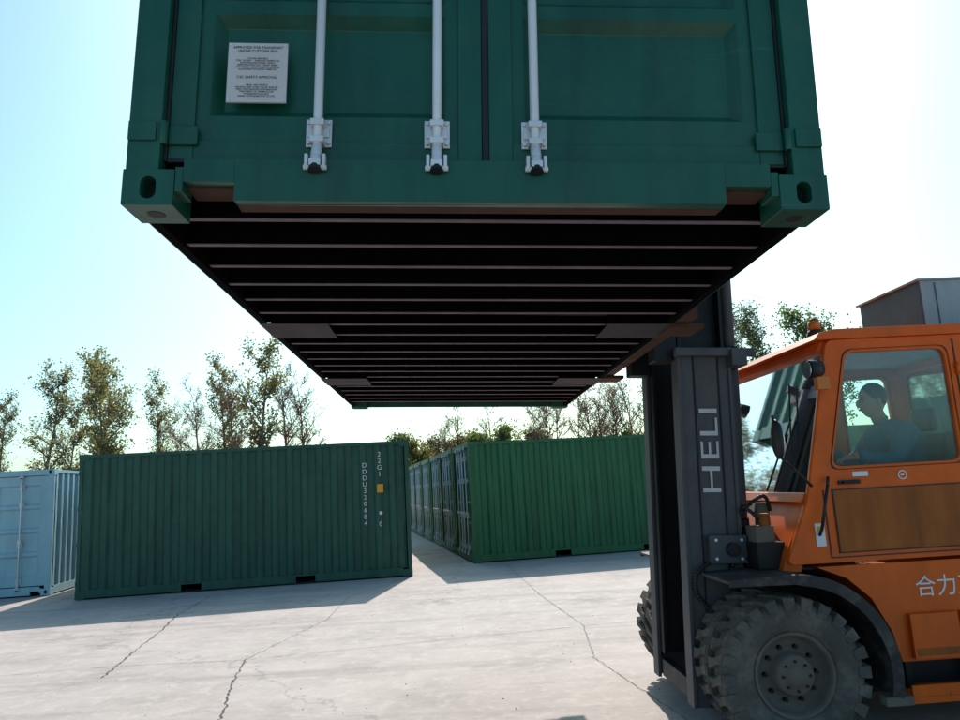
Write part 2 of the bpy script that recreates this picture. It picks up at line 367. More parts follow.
def sidecont(me,near_left,alpha,name='shipping_container'):
    a=R(alpha); ox=near_left[0]-1.219*math.sin(a); oy=near_left[1]+1.219*math.cos(a)
    return link(name,me,basis((ox,oy,.012),a-R(90)))
left=sidecont(me_L,(-7.5,13.75),8.4)
def FS(y,z): return Matrix.Translation((1.221,y,z))@Matrix(((0,0,1,0),(1,0,0,0),(0,1,0,0),(0,0,0,1)))
text("\n".join("DDDU320684"),"container_number",.125,M_white,FS(5.20,1.58),left,.001,line=.98)
text("\n".join("22G1"),"size_code",.13,M_white,FS(5.49,2.14),left,.001,line=.98)
text("0","check_digit",.12,M_white,FS(5.48,1.00),left,.001)
mb=MB(); mb.box(1.2215,1.224,5.43,5.55,1.60,1.76,M_yel); mb.box(1.2215,1.224,5.46,5.52,1.18,1.24,M_white)
link('warning_sticker',mb.mesh('sticker'),None,left)
a=R(8.4)
for k in range(1,3):
    sidecont(me_L,(-7.5-2.52*k*math.sin(a),13.75+2.52*k*math.cos(a)),8.4)
a=R(11)
for k in range(9):
    base=(-.35-2.50*k*math.sin(a)+random.uniform(-.04,.04),16.35+2.50*k*math.cos(a))
    for j in range(3 if k<1 else 1):
        sidecont(me_R,(base[0]+6.25*j*math.cos(a),base[1]+6.25*j*math.sin(a)),11)
a=R(8.4)
link('storage_container',me_B,basis((-8.55-1.219*math.cos(a),14.8-1.219*math.sin(a),.01),a),bevel=.004)
sidecont(me_L,(-15.6,17.6),8.4)

# ---------------------------------------------------------------- ground
mb=MB(); mb.add([(-200,-60,0),(200,-60,0),(200,400,0),(-200,400,0)],[(0,1,2,3)],M_conc)
link('concrete_ground',mb.mesh('ground'))
mb=MB(); mb.add([(-200,43,.004),(200,43,.004),(200,399,.004),(-200,399,.004)],[(0,1,2,3)],M_grass)
link('grass_ground',mb.mesh('grass'))
def strip(mb,pts,w,jit,sub,z=.004):
    P=[]
    for a,b in zip(pts,pts[1:]):
        for i in range(sub): t=i/sub; P.append(Vector((a[0]+(b[0]-a[0])*t,a[1]+(b[1]-a[1])*t,0)))
    P.append(Vector((*pts[-1],0)))
    vs=[]
    for i,p in enumerate(P):
        d=(P[min(i+1,len(P)-1)]-P[max(i-1,0)]).normalized(); n=Vector((-d.y,d.x,0)); o=n*random.gauss(0,jit)
        ww=w*random.uniform(.25,1.2)
        for s_ in(-1,1):
            q=p+o+n*s_*ww/2; vs.append((q.x,q.y,z))
    mb.add(vs,[(2*i,2*i+1,2*i+3,2*i+2) for i in range(len(P)-1)],M_crack)
mb=MB()
strip(mb,[(-3.80,7.5),(-3.95,8.2),(-4.3,9.9),(-4.64,11.3),(-4.9,13.3)],.018,.008,30)
strip(mb,[(-2.0,5.4),(-2.14,6.1),(-2.35,6.9),(-2.57,7.96)],.016,.008,26)
strip(mb,[(-9.5,7.2),(-3.9,8.0),(-2.57,7.96),(1.2,8.8),(7,9.7)],.008,.004,60)
strip(mb,[(-2.57,7.96),(-2.2,10.2),(-2.3,12.2),(-1.4,15)],.007,.006,40)
strip(mb,[(-9,11.9),(-3,12.6),(3,13.7),(9,14.6)],.008,.003,80)
strip(mb,[(1.3,5.0),(.9,7.2),(1.0,8.8),(.7,11.2),(.3,15.9)],.007,.006,50)
link('ground_cracks',mb.mesh('cracks',False))
mb=MB()
for i in range(260):
    x=random.uniform(-8,4);y=random.uniform(5,13.5);s_=random.uniform(.002,.007)
    mb.ell((x,y,s_*.4),(s_,s_*random.uniform(.6,1),s_*.5),M_stone,6,4)
link('gravel',mb.mesh('gravel',False))

# ---------------------------------------------------------------- trees
def make_tree(name,seed,H,leafm,nleaf,bark,spread=.32,leafsize=.16,bare=False):
    rnd=random.Random(seed); mb=MB(); tips=[]
    def branch(p,d,L,r,lev):
        n=4 if lev<2 else 3; q=p.copy()
        for i in range(n):
            d=(d+Vector((rnd.gauss(0,.12),rnd.gauss(0,.12),.06 if lev else 0))).normalized()
            q2=q+d*(L/n); r2=r*(1-.75*(i+1)/n)+.004
            r1=r*(1-.75*i/n)+.004
            mb.cyl(q,q2,r1,r2,5 if lev<2 else 3,bark,False)
            if lev>=2: tips.append((q2.copy(),lev))
            if lev<3:
                kk={0:0,1:2,2:2}[lev]
                for _ in range(kk):
                    t=rnd.random(); pp=q.lerp(q2,t)
                    s_=Vector((rnd.gauss(0,1),rnd.gauss(0,1),rnd.gauss(.3,.5))).normalized()
                    branch(pp,(d*.8+s_*.75).normalized(),L*rnd.uniform(.35,.6),r2*.6,lev+1)
            q=q2
        tips.append((q,lev))
    p=Vector((0,0,-.1)); d=Vector((0,0,1)); r=H*.010+.015; n=9
    for i in range(n):
        d=(d+Vector((rnd.gauss(0,.05),rnd.gauss(0,.05),0.05))).normalized()
        q=p+d*(H*.95/n); r1=r*(1-i/n)+.01; r2=r*(1-(i+1)/n)+.008
        mb.cyl(p,q,r1,r2,7,bark,False)
        h=i/n
        if h>.15:
            for _ in range(3 if h<.8 else 2):
                t=rnd.random(); pp=p.lerp(q,t); a_=rnd.uniform(0,6.28)
                env=math.sin(math.pi*min(1,(h-.05)/.95))**.6
                dd=Vector((math.cos(a_),math.sin(a_),rnd.uniform(.6,1.5))).normalized()
                branch(pp,dd,H*spread*rnd.uniform(.55,1)*max(.35,env),r1*.5,1)
        p=q
    if nleaf:
        keep=[t for t in tips if rnd.random()<.62]
        for i in range(nleaf):
            c,lev=rnd.choice(keep); c=c+Vector((rnd.gauss(0,.16),rnd.gauss(0,.16),rnd.gauss(-.02,.15)))
            s_=leafsize*rnd.uniform(.5,1.2); a_=Vector((rnd.gauss(0,1),rnd.gauss(0,1),rnd.gauss(0,1))).normalized(); b_=a_.orthogonal().normalized()*.6
            mb.add([c-a_*s_/2,c+b_*s_/2,c+a_*s_/2,c-b_*s_/2],[(0,1,2,3)],leafm)
    return mb.mesh(name,False)
T=[make_tree('tree_a',11,10.5,M_leaf,3600,M_bark,.20,.17),make_tree('tree_b',23,9.5,M_leaf,3000,M_bark,.19,.17),
   make_tree('tree_c',35,9.0,M_leafb,1400,M_twig,.22,.13),make_tree('tree_g',47,10.5,M_leafg,5600,M_bark,.28,.19)]
TB=[make_tree('bare_a',61,7.5,M_leafb,700,M_twig,.26,.11),make_tree('bare_b',77,7.2,M_leafb,600,M_twig,.28,.11)]
BU=[make_tree('bush_a',83,5.0,M_leafg,3800,M_bark,.34,.19),make_tree('bush_b',97,4.6,M_leaf,3600,M_bark,.36,.19)]
def tree(me,name,x,y,s,rot): 
    o=link(name,me,Matrix.Translation((x,y,0))@Matrix.Rotation(rot,4,'Z')@Matrix.Scale(s,4)); return o
rt=random.Random(5)
for x,s,k in((-25.6,1.04,0),(-24.4,.85,1),(-22.0,1.10,0),(-20.6,1.04,1),(-19.2,.98,1),(-17.8,.78,2),(-16.2,.92,2),(-14.6,1.02,1),(-13.4,.98,2),(-12.3,1.14,1),(-11.4,1.08,2),(-10.4,1.02,2),(-28.5,.9,1),(-31,1,0)):
    tree(T[k],'poplar_tree',x,42+rt.uniform(-2,3),s,rt.uniform(0,6))
for x,s in((-1.5,.95),(.4,.9),(3.0,.95),(3.9,1.0),(4.8,1.0),(5.6,.9),(6.2,1.0),(7.1,1.05),(7.8,.95),(8.5,1.08),(9.3,1.12),(10.6,1.15),(12.2,1.1),(-2.6,.8),(14.5,1.1)):
    tree(rt.choice(TB),'bare_tree',x,45+rt.uniform(-2,3),s,rt.uniform(0,6))
for x,s in((-4.8,.95),(-4.0,1.0),(-3.0,1.02),(-1.6,1.02),(-.6,.9),(0,1.05),(1.4,.98),(2.8,.95),(5.2,.85),(6.6,.8),(7.8,.9),(10,.9)):
    tree(rt.choice(BU),'shrub',x,46+rt.uniform(-2,2),s,rt.uniform(0,6))
for x,s in((15.4,1.02),(17.6,1.08),(20.0,1.06),(26,1),(31,1.05)):
    tree(T[3],'broadleaf_tree',x,42+rt.uniform(-2,2),s,rt.uniform(0,6))
mb=MB(); rn=random.Random(9)
for i in range(16000):
    x=rn.uniform(-75,75); y=rn.uniform(54,62); h=2.4+1.0*math.sin(x*.35)+.8*math.sin(x*.9+1)
    z=abs(rn.gauss(0,.5))*h; c=Vector((x,y,z)); s_=rn.uniform(.2,.5)
    a_=Vector((rn.gauss(0,1),rn.gauss(0,1),rn.gauss(0,1))).normalized(); b_=a_.orthogonal().normalized()*.6
    mb.add([c-a_*s_/2,c+b_*s_/2,c+a_*s_/2,c-b_*s_/2],[(0,1,2,3)],M_leaf if rn.random()<.6 else M_leafb)
link('distant_tree_mass',mb.mesh('mass',False))

# ---------------------------------------------------------------- forklift (local: u = rearward, v = away from camera)
FL=bpy.data.objects.new('forklift',None); scene.collection.objects.link(FL)
FM=Matrix.Translation((1.67,5.54,0))@Matrix.Rotation(R(2.8),4,'Z'); FL.matrix_basis=FM
def wheel(mb,cu,v0,w,cz,Rr,side):
    s_=side
    def V(y): return v0+ (y if s_<0 else w-y)
    k=Rr/.43
    prof=[(.035,.235),(.012,.255),(.0,.30),(.002,.35),(.012,.385),(.030,.402),(w/2,.408),(w-.030,.402),(w-.012,.385),(w-.002,.35),(w,.30),(w-.012,.255),(w-.035,.235)]
    mb.revolve([(V(y),r*k) for y,r in prof],cu,cz,56,M_tyre)
    mb.revolve([(V(-.0005),.300*k),(V(-.004),.306*k),(V(-.0005),.312*k)],cu,cz,56,M_tyre)
    n=24; wd=math.pi*.43*k/n*.62
    for i in range(n):
        for half in(0,1):
            t=2*math.pi*(i+.5*half)/n
            T0=mb.T; mb.T=T0@Matrix.Translation((cu,0,cz))@Matrix.Rotation(-t,4,'Y')
            if half==0: ya,yb,yd=-.001,.022,w*.56
            else: ya,yb,yd=w+.001,w-.022,w*.44
            r0,r1,r2=.355*k,.398*k,.432*k
            q=[(r0,-wd*.7),(r1,-wd*.95),(r2-.004,-wd*.95),(r2-.004,wd*.95),(r1,wd*.95),(r0,wd*.7)]
            y0_,y1_=sorted((V(ya),V(yb)))
            vs=[(a,y0_,b) for a,b in q]+[(a,y1_,b) for a,b in q]
            m_=len(q); mb.add(vs,[tuple(range(m_)),tuple(range(2*m_-1,m_-1,-1))]+[(i_,i_+m_,(i_+1)%m_+m_,(i_+1)%m_) for i_ in range(m_)],M_tyre)
            sk=wd*.8*(1 if half==0 else -1)
            A=[(.395*k,-wd),(r2,-wd*.9),(r2,wd*.9),(.395*k,wd)]; B=[(.395*k,-wd*.6+sk),(r2,-wd*.5+sk),(r2,wd*.5+sk),(.395*k,wd*.6+sk)]
            vs=[(a,V(yb),b) for a,b in A]+[(a,V(yd),b) for a,b in B]
            mb.add(vs,[(0,1,2,3),(7,6,5,4)]+[(i_,i_+4,(i_+1)%4+4,(i_+1)%4) for i_ in range(4)],M_tyre)
            mb.T=T0
    rim=[(.035,.238),(.022,.236),(.018,.228),(.028,.216),(.06,.210),(.10,.200),(.115,.17),(.105,.13),(.085,.118),(.035,.112),(.015,.10),(.010,.06),(-.012,.055),(-.014,0.001)]
    mb.revolve([(V(y),r*k) for y,r in rim],cu,cz,40,M_rim)
    for i in range(10):
        t=2*math.pi*i/10; x=cu+.150*k*math.cos(t); z=cz+.150*k*math.sin(t)
        mb.cyl((x,V(.11),z),(x,V(.078),z),.014,.012,6,M_mastd)
    for i in range(8):
        t=2*math.pi*i/8; x=cu+.08*k*math.cos(t); z=cz+.08*k*math.sin(t)
        mb.cyl((x,V(.02),z),(x,V(.003),z),.008,.008,6,M_mastd)
    mb.revolve([(V(w-.035),.236*k),(V(w-.06),.2*k),(V(w-.06),.001)],cu,cz,24,M_mastd)
mb=MB()
wheel(mb,.01,-1.0,.245,.43,.44,-1); wheel(mb,.01,-.725,.245,.43,.44,-1)
wheel(mb,.01,.755,.245,.43,.44,1); wheel(mb,.01,.48,.245,.43,.44,1)
wheel(mb,2.3,-.85,.24,.37,.37,-1); wheel(mb,2.3,.61,.24,.37,.37,1)
mb.cyl((.01,-.88,.43),(.01,.88,.43),.09,.09,12,M_mastd); mb.cyl((2.3,-.7,.37),(2.3,.7,.37),.07,.07,12,M_mastd)
link('wheels',mb.mesh('wheels'),None,FL)

def arcpts(c,r,a0,a1,n): return [(c[0]+r*math.cos(R(a0+(a1-a0)*i/n)),c[1]+r*math.sin(R(a0+(a1-a0)*i/n))) for i in range(n+1)]
mb=MB()
for v0,v1 in((-1.02,-.50),(.50,1.02)):
    outer=[(-.34,.985),(.05,.995)]+arcpts((.05,.43),.565,84,-15,16)
    inner=[(-.34,.965),(.05,.975)]+arcpts((.05,.43),.545,84,-15,16)
    mb.prism([*outer,*inner[::-1]],v0,v1,M_fend)
    o2=[(-.34,.990),(.05,1.0)]+arcpts((.05,.43),.572,84,-15,16); i2=[(-.34,.950),(.05,.945)]+arcpts((.05,.43),.505,84,-15,16)
    if v0<0: mb.prism([*o2,*i2[::-1]],v0-.014,v0-.001,M_fend)
    else: mb.prism([*o2,*i2[::-1]],v1+.001,v1+.014,M_fend)
mb.box(.50,.66,-1.03,-.95,.24,.29,M_rim)
link('fenders',mb.mesh('fenders'),None,FL,.004)

mb=MB()
mb.prism([(-.05,.35),(-.05,.95),(.2,1.0),(2.6,1.0),(2.6,.16),(.6,.16)],-.45,.45,M_mastd)
for sg in(-1,1):
    a,b=sorted((sg*.80,sg*.46))
    mb.prism([(.30,1.005),(2.35,1.005),(2.35,.42),(.76,.42),(.72,.60),(.62,.80),(.48,.93)],a,b,M_orange)
    a,b=sorted((sg*.84,sg*.801)); 
    mb.box(.82,1.12,a,b,.44,.70,M_orange); mb.box(1.15,1.9,a,b,.44,.70,M_orange)
    mb.box(.835,1.105,*sorted((sg*.8415,sg*.8402)),.455,.50,M_oran2); mb.box(1.17,1.88,*sorted((sg*.8415,sg*.8402)),.455,.52,M_oran2)
    a,b=sorted((sg*.96,sg*.60)); mb.box(.70,1.75,a,b,.225,.262,M_orange)
    a,b=sorted((sg*.96,sg*.945)); mb.box(.70,1.75,a,b,.263,.325,M_orange)
    for u in(.78,1.2,1.66): mb.box(u,u+.04,*sorted((sg*.78,sg*.70)),.262,.42,M_mastd)
    mb.box(.80,1.9,*sorted((sg*.69,sg*.46)),.263,.42,M_mastd)
    mb.box(1.2,1.23,*sorted((sg*.852,sg*.8405)),.5,.62,M_black)
mb.prism([(1.98,1.0),(1.98,1.55),(2.5,1.52),(2.75,1.45),(2.75,1.0)],-.62,.62,M_orange)
cw=[(2.62,.40),(2.62,1.46),(3.0,1.46),(3.25,1.38),(3.38,1.2),(3.40,.75),(3.30,.45),(3.1,.36)]
mb.prism(cw,-.82,.82,M_orange)
mb.prism([(3.38,.80),(3.405,.80),(3.405,.98),(3.38,.98)],-.3,.3,M_black)
mb.prism([(.10,.98),(.14,1.10),(.30,1.40),(.36,1.40),(.22,.98)],-.76,.76,M_orange)
mb.box(-.05,.30,-.60,.60,.955,.985,M_fend)
link('chassis',mb.mesh('chassis'),None,FL,.006)

def fillet(pts,r,n=5):
    out=[];k=len(pts)
    for i in range(k):
        p=Vector(pts[i]);a=Vector(pts[i-1])-p;b=Vector(pts[(i+1)%k])-p
        rr=min(r,a.length*.45,b.length*.45); p0=p+a.normalized()*rr; p1=p+b.normalized()*rr
        for j in range(n+1):
            t=j/n; out.append(tuple(p0*(1-t)**2+p*2*t*(1-t)+p1*t*t))
    return out
def plate(name,loops,v,th,mat,parent,bev=.004):
    c=bpy.data.curves.new(name,'CURVE'); c.dimensions='2D'; c.fill_mode='BOTH'; c.extrude=th/2-bev; c.bevel_depth=bev; c.bevel_resolution=1
    for L in loops:
        s_=c.splines.new('POLY'); s_.points.add(len(L)-1); s_.use_cyclic_u=True
        for i,p in enumerate(L): s_.points[i].co=(p[0],p[1],0,1)
    tmp=bpy.data.objects.new('tmp',c); scene.collection.objects.link(tmp)
    dg=bpy.context.evaluated_depsgraph_get(); me=bpy.data.meshes.new_from_object(tmp.evaluated_get(dg))
    bpy.data.objects.remove(tmp); me.materials.clear(); me.materials.append(mat)
    return link(name,me,Matrix.Translation((0,v,0))@Matrix.Rotation(R(90),4,'X'),parent)
outl=fillet([(.12,1.03),(.30,1.42),(.55,2.425),(1.97,2.425),(2.03,1.03)],.05)
h1=[(.475,1.61),(.665,2.345),(1.33,2.345),(1.33,1.61)]; h2=[(1.475,1.62),(1.475,2.345),(1.87,2.345),(1.90,1.62)]
def grow(q,d):
    c=Vector((sum(p[0] for p in q)/len(q),sum(p[1] for p in q)/len(q))); return [tuple(Vector(p)+Vector((math.copysign(d,p[0]-c[0]),math.copysign(d,p[1]-c[1])))) for p in q]
for sg,nm in((-1,'side_near'),(1,'side_far')):
    plate('cab_'+nm,[outl,fillet(h1,.07),fillet(h2,.06)],sg*.785,.045,M_orange,FL)
    for h in(h1,h2):
        plate('window_seal',[fillet(grow(h,.014),.075),fillet(grow(h,-.014),.06)],sg*.785,.058,M_black,FL,.003)
        plate('window_glass',[fillet(grow(h,-.005),.065)],sg*.785,.008,M_glass,FL,.001)
mb=MB()
for sg in(-1,1):
    y=sg*.8085
    def st(u0,u1,z0,z1,m,p=.004,w=0): mb.box(u0,u1,*sorted((y-sg*.001,y+sg*p)),z0,z1,m)
    st(1.385,1.393,1.06,2.40,M_black); st(.40,1.385,1.055,1.062,M_black); st(.395,.402,1.062,1.47,M_black)
    st(.46,1.34,1.09,1.465,M_oran2,.006)
    st(.45,1.35,1.466,1.472,M_black,.008); st(.45,1.35,1.082,1.089,M_black,.008); st(.452,.459,1.089,1.466,M_black,.008); st(1.341,1.348,1.089,1.466,M_black,.008)
    st(1.48,1.95,1.09,1.465,M_oran2,.006)
    st(.50,.64,1.50,1.525,M_black,.012); st(.52,.62,1.505,1.52,M_mastd,.03)
    for z in(1.2,1.5,2.2): mb.cyl((1.39,y+sg*.012,z-.04),(1.39,y+sg*.012,z+.04),.012,.012,8,M_orange)
    st(.315,.375,1.13,1.27,M_white,.003); st(.325,.365,1.22,1.25,M_yel,.004)
    st(.60,.70,1.545,1.575,M_white,.003)
    mb.revolve([(y+sg*.006,.030),(y+sg*.009,.026),(y+sg*.006,.022)],.92,1.54,20,M_galv); st(.908,.932,1.536,1.544,M_galv,.006)
link('door_trim',mb.mesh('door_trim'),None,FL)
mb=MB()
mb.prism([(.46,2.43),(.50,2.475),(.60,2.495),(1.95,2.495),(2.06,2.47),(2.06,2.43)],-.83,.83,M_orange)
mb.box(.60,1.94,-.75,.75,2.420,2.428,M_liner)
mb.prism([(.50,2.36),(.53,2.428),(.58,2.428),(.56,2.36)],-.762,.762,M_orange)
mb.prism([(.27,1.401),(.30,1.46),(.36,1.46),(.33,1.401)],-.762,.762,M_orange)
mb.box(1.95,2.0,-.762,.762,2.36,2.428,M_orange); mb.box(1.98,2.02,-.762,.762,1.03,1.62,M_orange)
link('cab_roof_frame',mb.mesh('roof'),None,FL,.008)
mb=MB()
mb.add([(.325,-.76,1.46),(.325,.76,1.46),(.535,.76,2.36),(.535,-.76,2.36)],[(0,1,2,3)],M_glass)
mb.add([(1.99,-.76,1.62),(1.99,.76,1.62),(1.97,.76,2.36),(1.97,-.76,2.36)],[(0,1,2,3)],M_glass)
link('windscreen',mb.mesh('windscreen',False),None,FL)
mb=MB()
mb.tube([(.30,-.2,1.47),(.42,-.45,1.95)],.008,6,M_black); mb.tube([(.36,-.52,1.72),(.47,-.38,2.2)],.007,6,M_black)
mb.box(.36,.60,-.70,.70,1.0,1.40,M_black); mb.prism([(.40,1.40),(.44,1.52),(.60,1.50),(.64,1.40)],-.35,.15,M_black)
mb.box(.15,1.98,-.70,.70,.98,1.0,M_black)
mb.cyl((.55,-.12,1.40),(.72,-.12,1.60),.03,.03,10,M_black)
link('cab_interior',mb.mesh('interior'),None,FL,.006)
me=MB(); 
ax=Vector((.55,0,.83)).normalized(); c0=Vector((.73,-.12,1.64)); a_=Vector((0,1,0)); b_=ax.cross(a_)
ring=[c0+a_*.19*math.cos(2*math.pi*i/28)+b_*.19*math.sin(2*math.pi*i/28) for i in range(29)]
me.tube(ring,.014,8,M_black)
for i in(0,9,19): me.cyl(c0,ring[i],.012,.012,6,M_black)
link('steering_wheel',me.mesh('steer'),None,FL)
mb=MB()
mb.prism([(.98,1.16),(1.0,1.27),(1.42,1.24),(1.46,1.16)],-.42,.18,M_seat)
mb.prism([(1.46,1.24),(1.54,1.80),(1.62,1.82),(1.58,1.20)],-.38,.14,M_seat)
mb.prism([(1.53,1.83),(1.55,2.0),(1.60,2.0),(1.60,1.83)],-.25,.01,M_seat)
mb.box(1.02,1.45,-.38,.14,1.0,1.16,M_black)
link('seat',mb.mesh('seat'),None,FL,.03)
mb=MB()
mb.box(1.50,2.20,-.42,.36,2.50,2.895,M_acl); mb.box(1.488,1.4995,-.41,.35,2.505,2.89,M_ac); mb.box(1.47,2.22,-.44,.38,2.895,2.91,M_acl)
mb.box(1.60,1.61,-.426,-.4205,2.52,2.88,M_ac)
link('air_conditioner',mb.mesh('ac'),None,FL,.008)
mb=MB()
mb.cyl((.58,-.62,2.49),(.58,-.62,2.53),.05,.045,16,M_black); mb.cyl((.58,-.62,2.53),(.58,-.62,2.60),.042,.036,16,M_amber); mb.cyl((.58,-.62,2.60),(.58,-.62,2.612),.038,.02,16,M_black)
mb.cyl((.50,-.82,2.26),(.42,-.86,2.24),.012,.012,8,M_black)
mb.cyl((.46,-.86,2.24),(.37,-.87,2.23),.05,.062,16,M_black); mb.cyl((.369,-.87,2.23),(.362,-.87,2.23),.055,.055,16,M_chrome)
mb.box(.42,.50,-.88,-.83,2.10,2.18,M_amber)
mb.tube([(.33,-.81,1.50),(.20,-.86,1.62),(.12,-.90,1.68)],.009,8,M_black)
mb.tube([(.12,-.90,1.68),(.09,-.90,1.95)],.009,8,M_black)
mb.ell((.105,-.90,1.80),(.028,.072,.125),M_black,16,10); mb.ell((.122,-.90,1.80),(.014,.062,.112),M_chrome,16,8)
mb.tube([(.45,.82,2.2),(.36,.86,2.2)],.012,8,M_black); mb.cyl((.40,.86,2.2),(.32,.86,2.2),.05,.06,14,M_black)
mb.tube([(.33,-.83,1.20),(.33,-.87,1.24),(.40,-.87,1.50),(.43,-.83,1.55)],.010,8,M_black)
mb.box(-.02,.16,-.70,-.42,1.0,1.16,M_mastd); mb.box(.0,.12,-.66,-.50,1.16,1.26,M_rim)
mb.cyl((.05,-.34,1.0),(.05,-.34,1.30),.04,.04,12,M_mastd); mb.box(.02,.20,-.30,.30,1.0,1.22,M_mastd)
def hose(pts,r=.013):
    P=[Vector(p) for p in pts]; out=[]
    for i in range(len(P)-1):
        p0=P[max(i-1,0)];p1=P[i];p2=P[i+1];p3=P[min(i+2,len(P)-1)]
        for j in range(6):
            t=j/6; out.append(.5*((2*p1)+(-p0+p2)*t+(2*p0-5*p1+4*p2-p3)*t*t+(-p0+3*p1-3*p2+p3)*t**3))
    out.append(P[-1]); mb.tube(out,r,8,M_black)
hose([(.05,-.40,1.20),(-.02,-.52,1.38),(.05,-.60,1.30),(.10,-.58,1.12)])
hose([(.02,-.30,1.3),(-.05,-.32,1.7),(-.03,-.30,2.1),(.02,-.28,2.45)])
hose([(.06,-.24,1.25),(0,-.26,1.6),(.02,-.22,2.0),(.06,-.2,2.4)])
hose([(.02,-.50,1.2),(-.12,-.50,1.0),(-.1,-.5,.85),(.0,-.48,.9)])
hose([(-.26,-.50,1.04),(-.36,-.52,.98),(-.37,-.50,.86),(-.30,-.49,.75)],.012)
hose([(.20,-.45,1.35),(.12,-.55,1.45),(.02,-.45,1.36),(.04,-.34,1.28)],.012)
mb.cyl((.08,-.62,1.16),(.08,-.62,1.34),.035,.03,12,M_oran2)
mb.cyl((.16,-.40,1.22),(.16,-.40,1.40),.05,.05,14,M_rim)
link('fittings',mb.mesh('fittings'),None,FL)
text("合力叉车","brand_lettering",.135,M_white,FX(1.17,-.803,.845),FL,.001)

MT=Matrix.Translation((0,0,.4))@Matrix.Rotation(R(2.9),4,'Y')@Matrix.Translation((0,0,-.4))
mb=MB()
for sg in(-1,1):
    o=lambda a,b: sorted((sg*a,sg*b))
    mb.box(-.42,-.08,*o(.46,.435),.12,2.47,M_mast)
    mb.box(-.44,-.415,*o(.475,.34),.12,2.47,M_mast); mb.box(-.085,-.06,*o(.475,.34),.12,2.47,M_mast)
    mb.box(-.33,-.318,*o(.468,.461),.12,2.47,M_mastd); mb.box(-.16,-.148,*o(.468,.461),.12,2.47,M_mastd)
    mb.box(-.40,-.10,*o(.33,.305),.3,3.75,M_mastd); mb.box(-.415,-.39,*o(.425,.25),.3,3.75,M_mastd); mb.box(-.11,-.088,*o(.425,.25),.3,3.75,M_mastd)
    mb.cyl((-.005,sg*.30,.15),(-.005,sg*.30,2.45),.055,.055,16,M_mast); mb.cyl((-.005,sg*.30,2.45),(-.005,sg*.30,3.7),.045,.045,14,M_mast)
    mb.cyl((-.005,sg*.30,2.42),(-.005,sg*.30,2.50),.065,.065,16,M_mastd)
    mb.box(-.30,-.05,*o(.53,.476),1.02,1.20,M_mast); mb.cyl((-.15,sg*.50,1.11),(-.15,sg*.56,1.11),.045,.045,14,M_mastd)
    for du in(-.26,-.09):
        for dz in(1.05,1.17): mb.cyl((du,sg*.53,dz),(du,sg*.545,dz),.012,.012,6,M_galv)
    mb.cyl((-.05,sg*.51,1.08),(.50,sg*.51,.86),.045,.045,14,M_mastd)
    mb.box(-.30,.03,*o(.50,.476),.30,.52,M_mast); mb.cyl((-.02,sg*.42,.43),(-.02,sg*.54,.43),.09,.09,18,M_mastd)
mb.box(-.085,.02,-.56,.56,2.33,2.44,M_mast); mb.box(-.46,.09,-.52,-.47,2.40,2.455,M_mast); mb.box(-.46,.09,.47,.52,2.40,2.455,M_mast)
mb.box(-.06,-.02,-.46,.46,1.25,1.40,M_mastd); mb.box(-.10,.0,-.46,.46,.14,.34,M_mastd)
mb.box(-.10,-.06,-.30,.30,3.62,3.75,M_mastd); mb.box(-.42,-.36,-.30,.30,.14,.26,M_mastd)
for v in(-.10,.10):
    mb.box(-.30,-.28,v-.02,v+.02,.9,3.55,M_mastd)
mb.cyl((-.2,0,.2),(-.2,0,2.0),.06,.06,14,M_mastd)
link('mast',mb.mesh('mast'),MT,FL,.004)
text("HELI","mast_lettering",.18,M_plate,MT@FX(-.235,-.4695,1.76,R(90))@Matrix.Diagonal((1.65,1,1,1)),FL,.001,spacing=1.05)
mb=MB(); zc=2.50
for sg in(-1,1): 
    mb.box(-.58,-.42,*sorted((sg*.42,sg*.26)),zc-.12,zc+.62,M_mastd)
mb.box(-.68,-.58,-1.36,1.10,zc-.03,zc+.11,M_rusty); mb.box(-.68,-.58,-1.36,1.10,zc+.46,zc+.60,M_rusty)
for v in(-1.095,.955):
    mb.box(-.75,-.685,v-.085,v+.085,zc+.03,zc+.62,M_rusty)
    mb.prism([(-.70,zc+.025),(-.70,zc+.085),(-3.0,zc+.06),(-3.0,zc+.045)],v-.08,v+.08,M_rusty)
    mb.box(-.70,-.50,v-.13,v+.13,zc-.06,zc-.031,M_rusty)
for v in(-.9,-.45,0,.45): mb.box(-.66,-.60,v-.03,v+.03,zc+.11,zc+.46,M_mastd)
link('fork_carriage',mb.mesh('carriage'),MT,FL,.006)

# ---------------------------------------------------------------- driver
DR=bpy.data.objects.new('forklift_driver',None); scene.collection.objects.link(DR); DR.matrix_basis=FM
V_=[];E_=[];Rr=[]
def sv(p,r,prev=None):
    V_.append(p);Rr.append(r)
    if prev is not None:E_.append((prev,len(V_)-1))
    return len(V_)-1
vc=-.16
pel=sv((1.36,vc,1.33),(.17,.14)); wa=sv((1.36,vc,1.47),(.17,.14),pel); ch=sv((1.33,vc,1.68),(.19,.15),wa); uc=sv((1.29,vc,1.82),(.15,.12),ch); nk=sv((1.235,vc,1.91),(.065,.065),uc); sv((1.20,vc,1.96),(.055,.055),nk)
for sg,el,wr in((-1,(1.10,vc-.30,1.62),(.89,vc-.22,1.68)),(1,(1.12,vc+.28,1.62),(.86,vc+.17,1.74))):
    sh=sv((1.28,vc+sg*.19,1.82),(.088,.088),uc); e=sv(el,(.064,.064),sh); sv(wr,(.042,.042),e)
body=bpy.data.meshes.new('body'); body.from_pydata(V_,E_,[]); body.materials.append(M_jack)
ob=link('jacket_torso_arms',body,None,DR); ob.modifiers.new('s','SKIN')
for i,r in enumerate(Rr): body.skin_vertices[0].data[i].radius=r
body.skin_vertices[0].data[0].use_root=True
ss=ob.modifiers.new('ss','SUBSURF'); ss.levels=2; ss.render_levels=2
V_=[];E_=[];Rr=[]
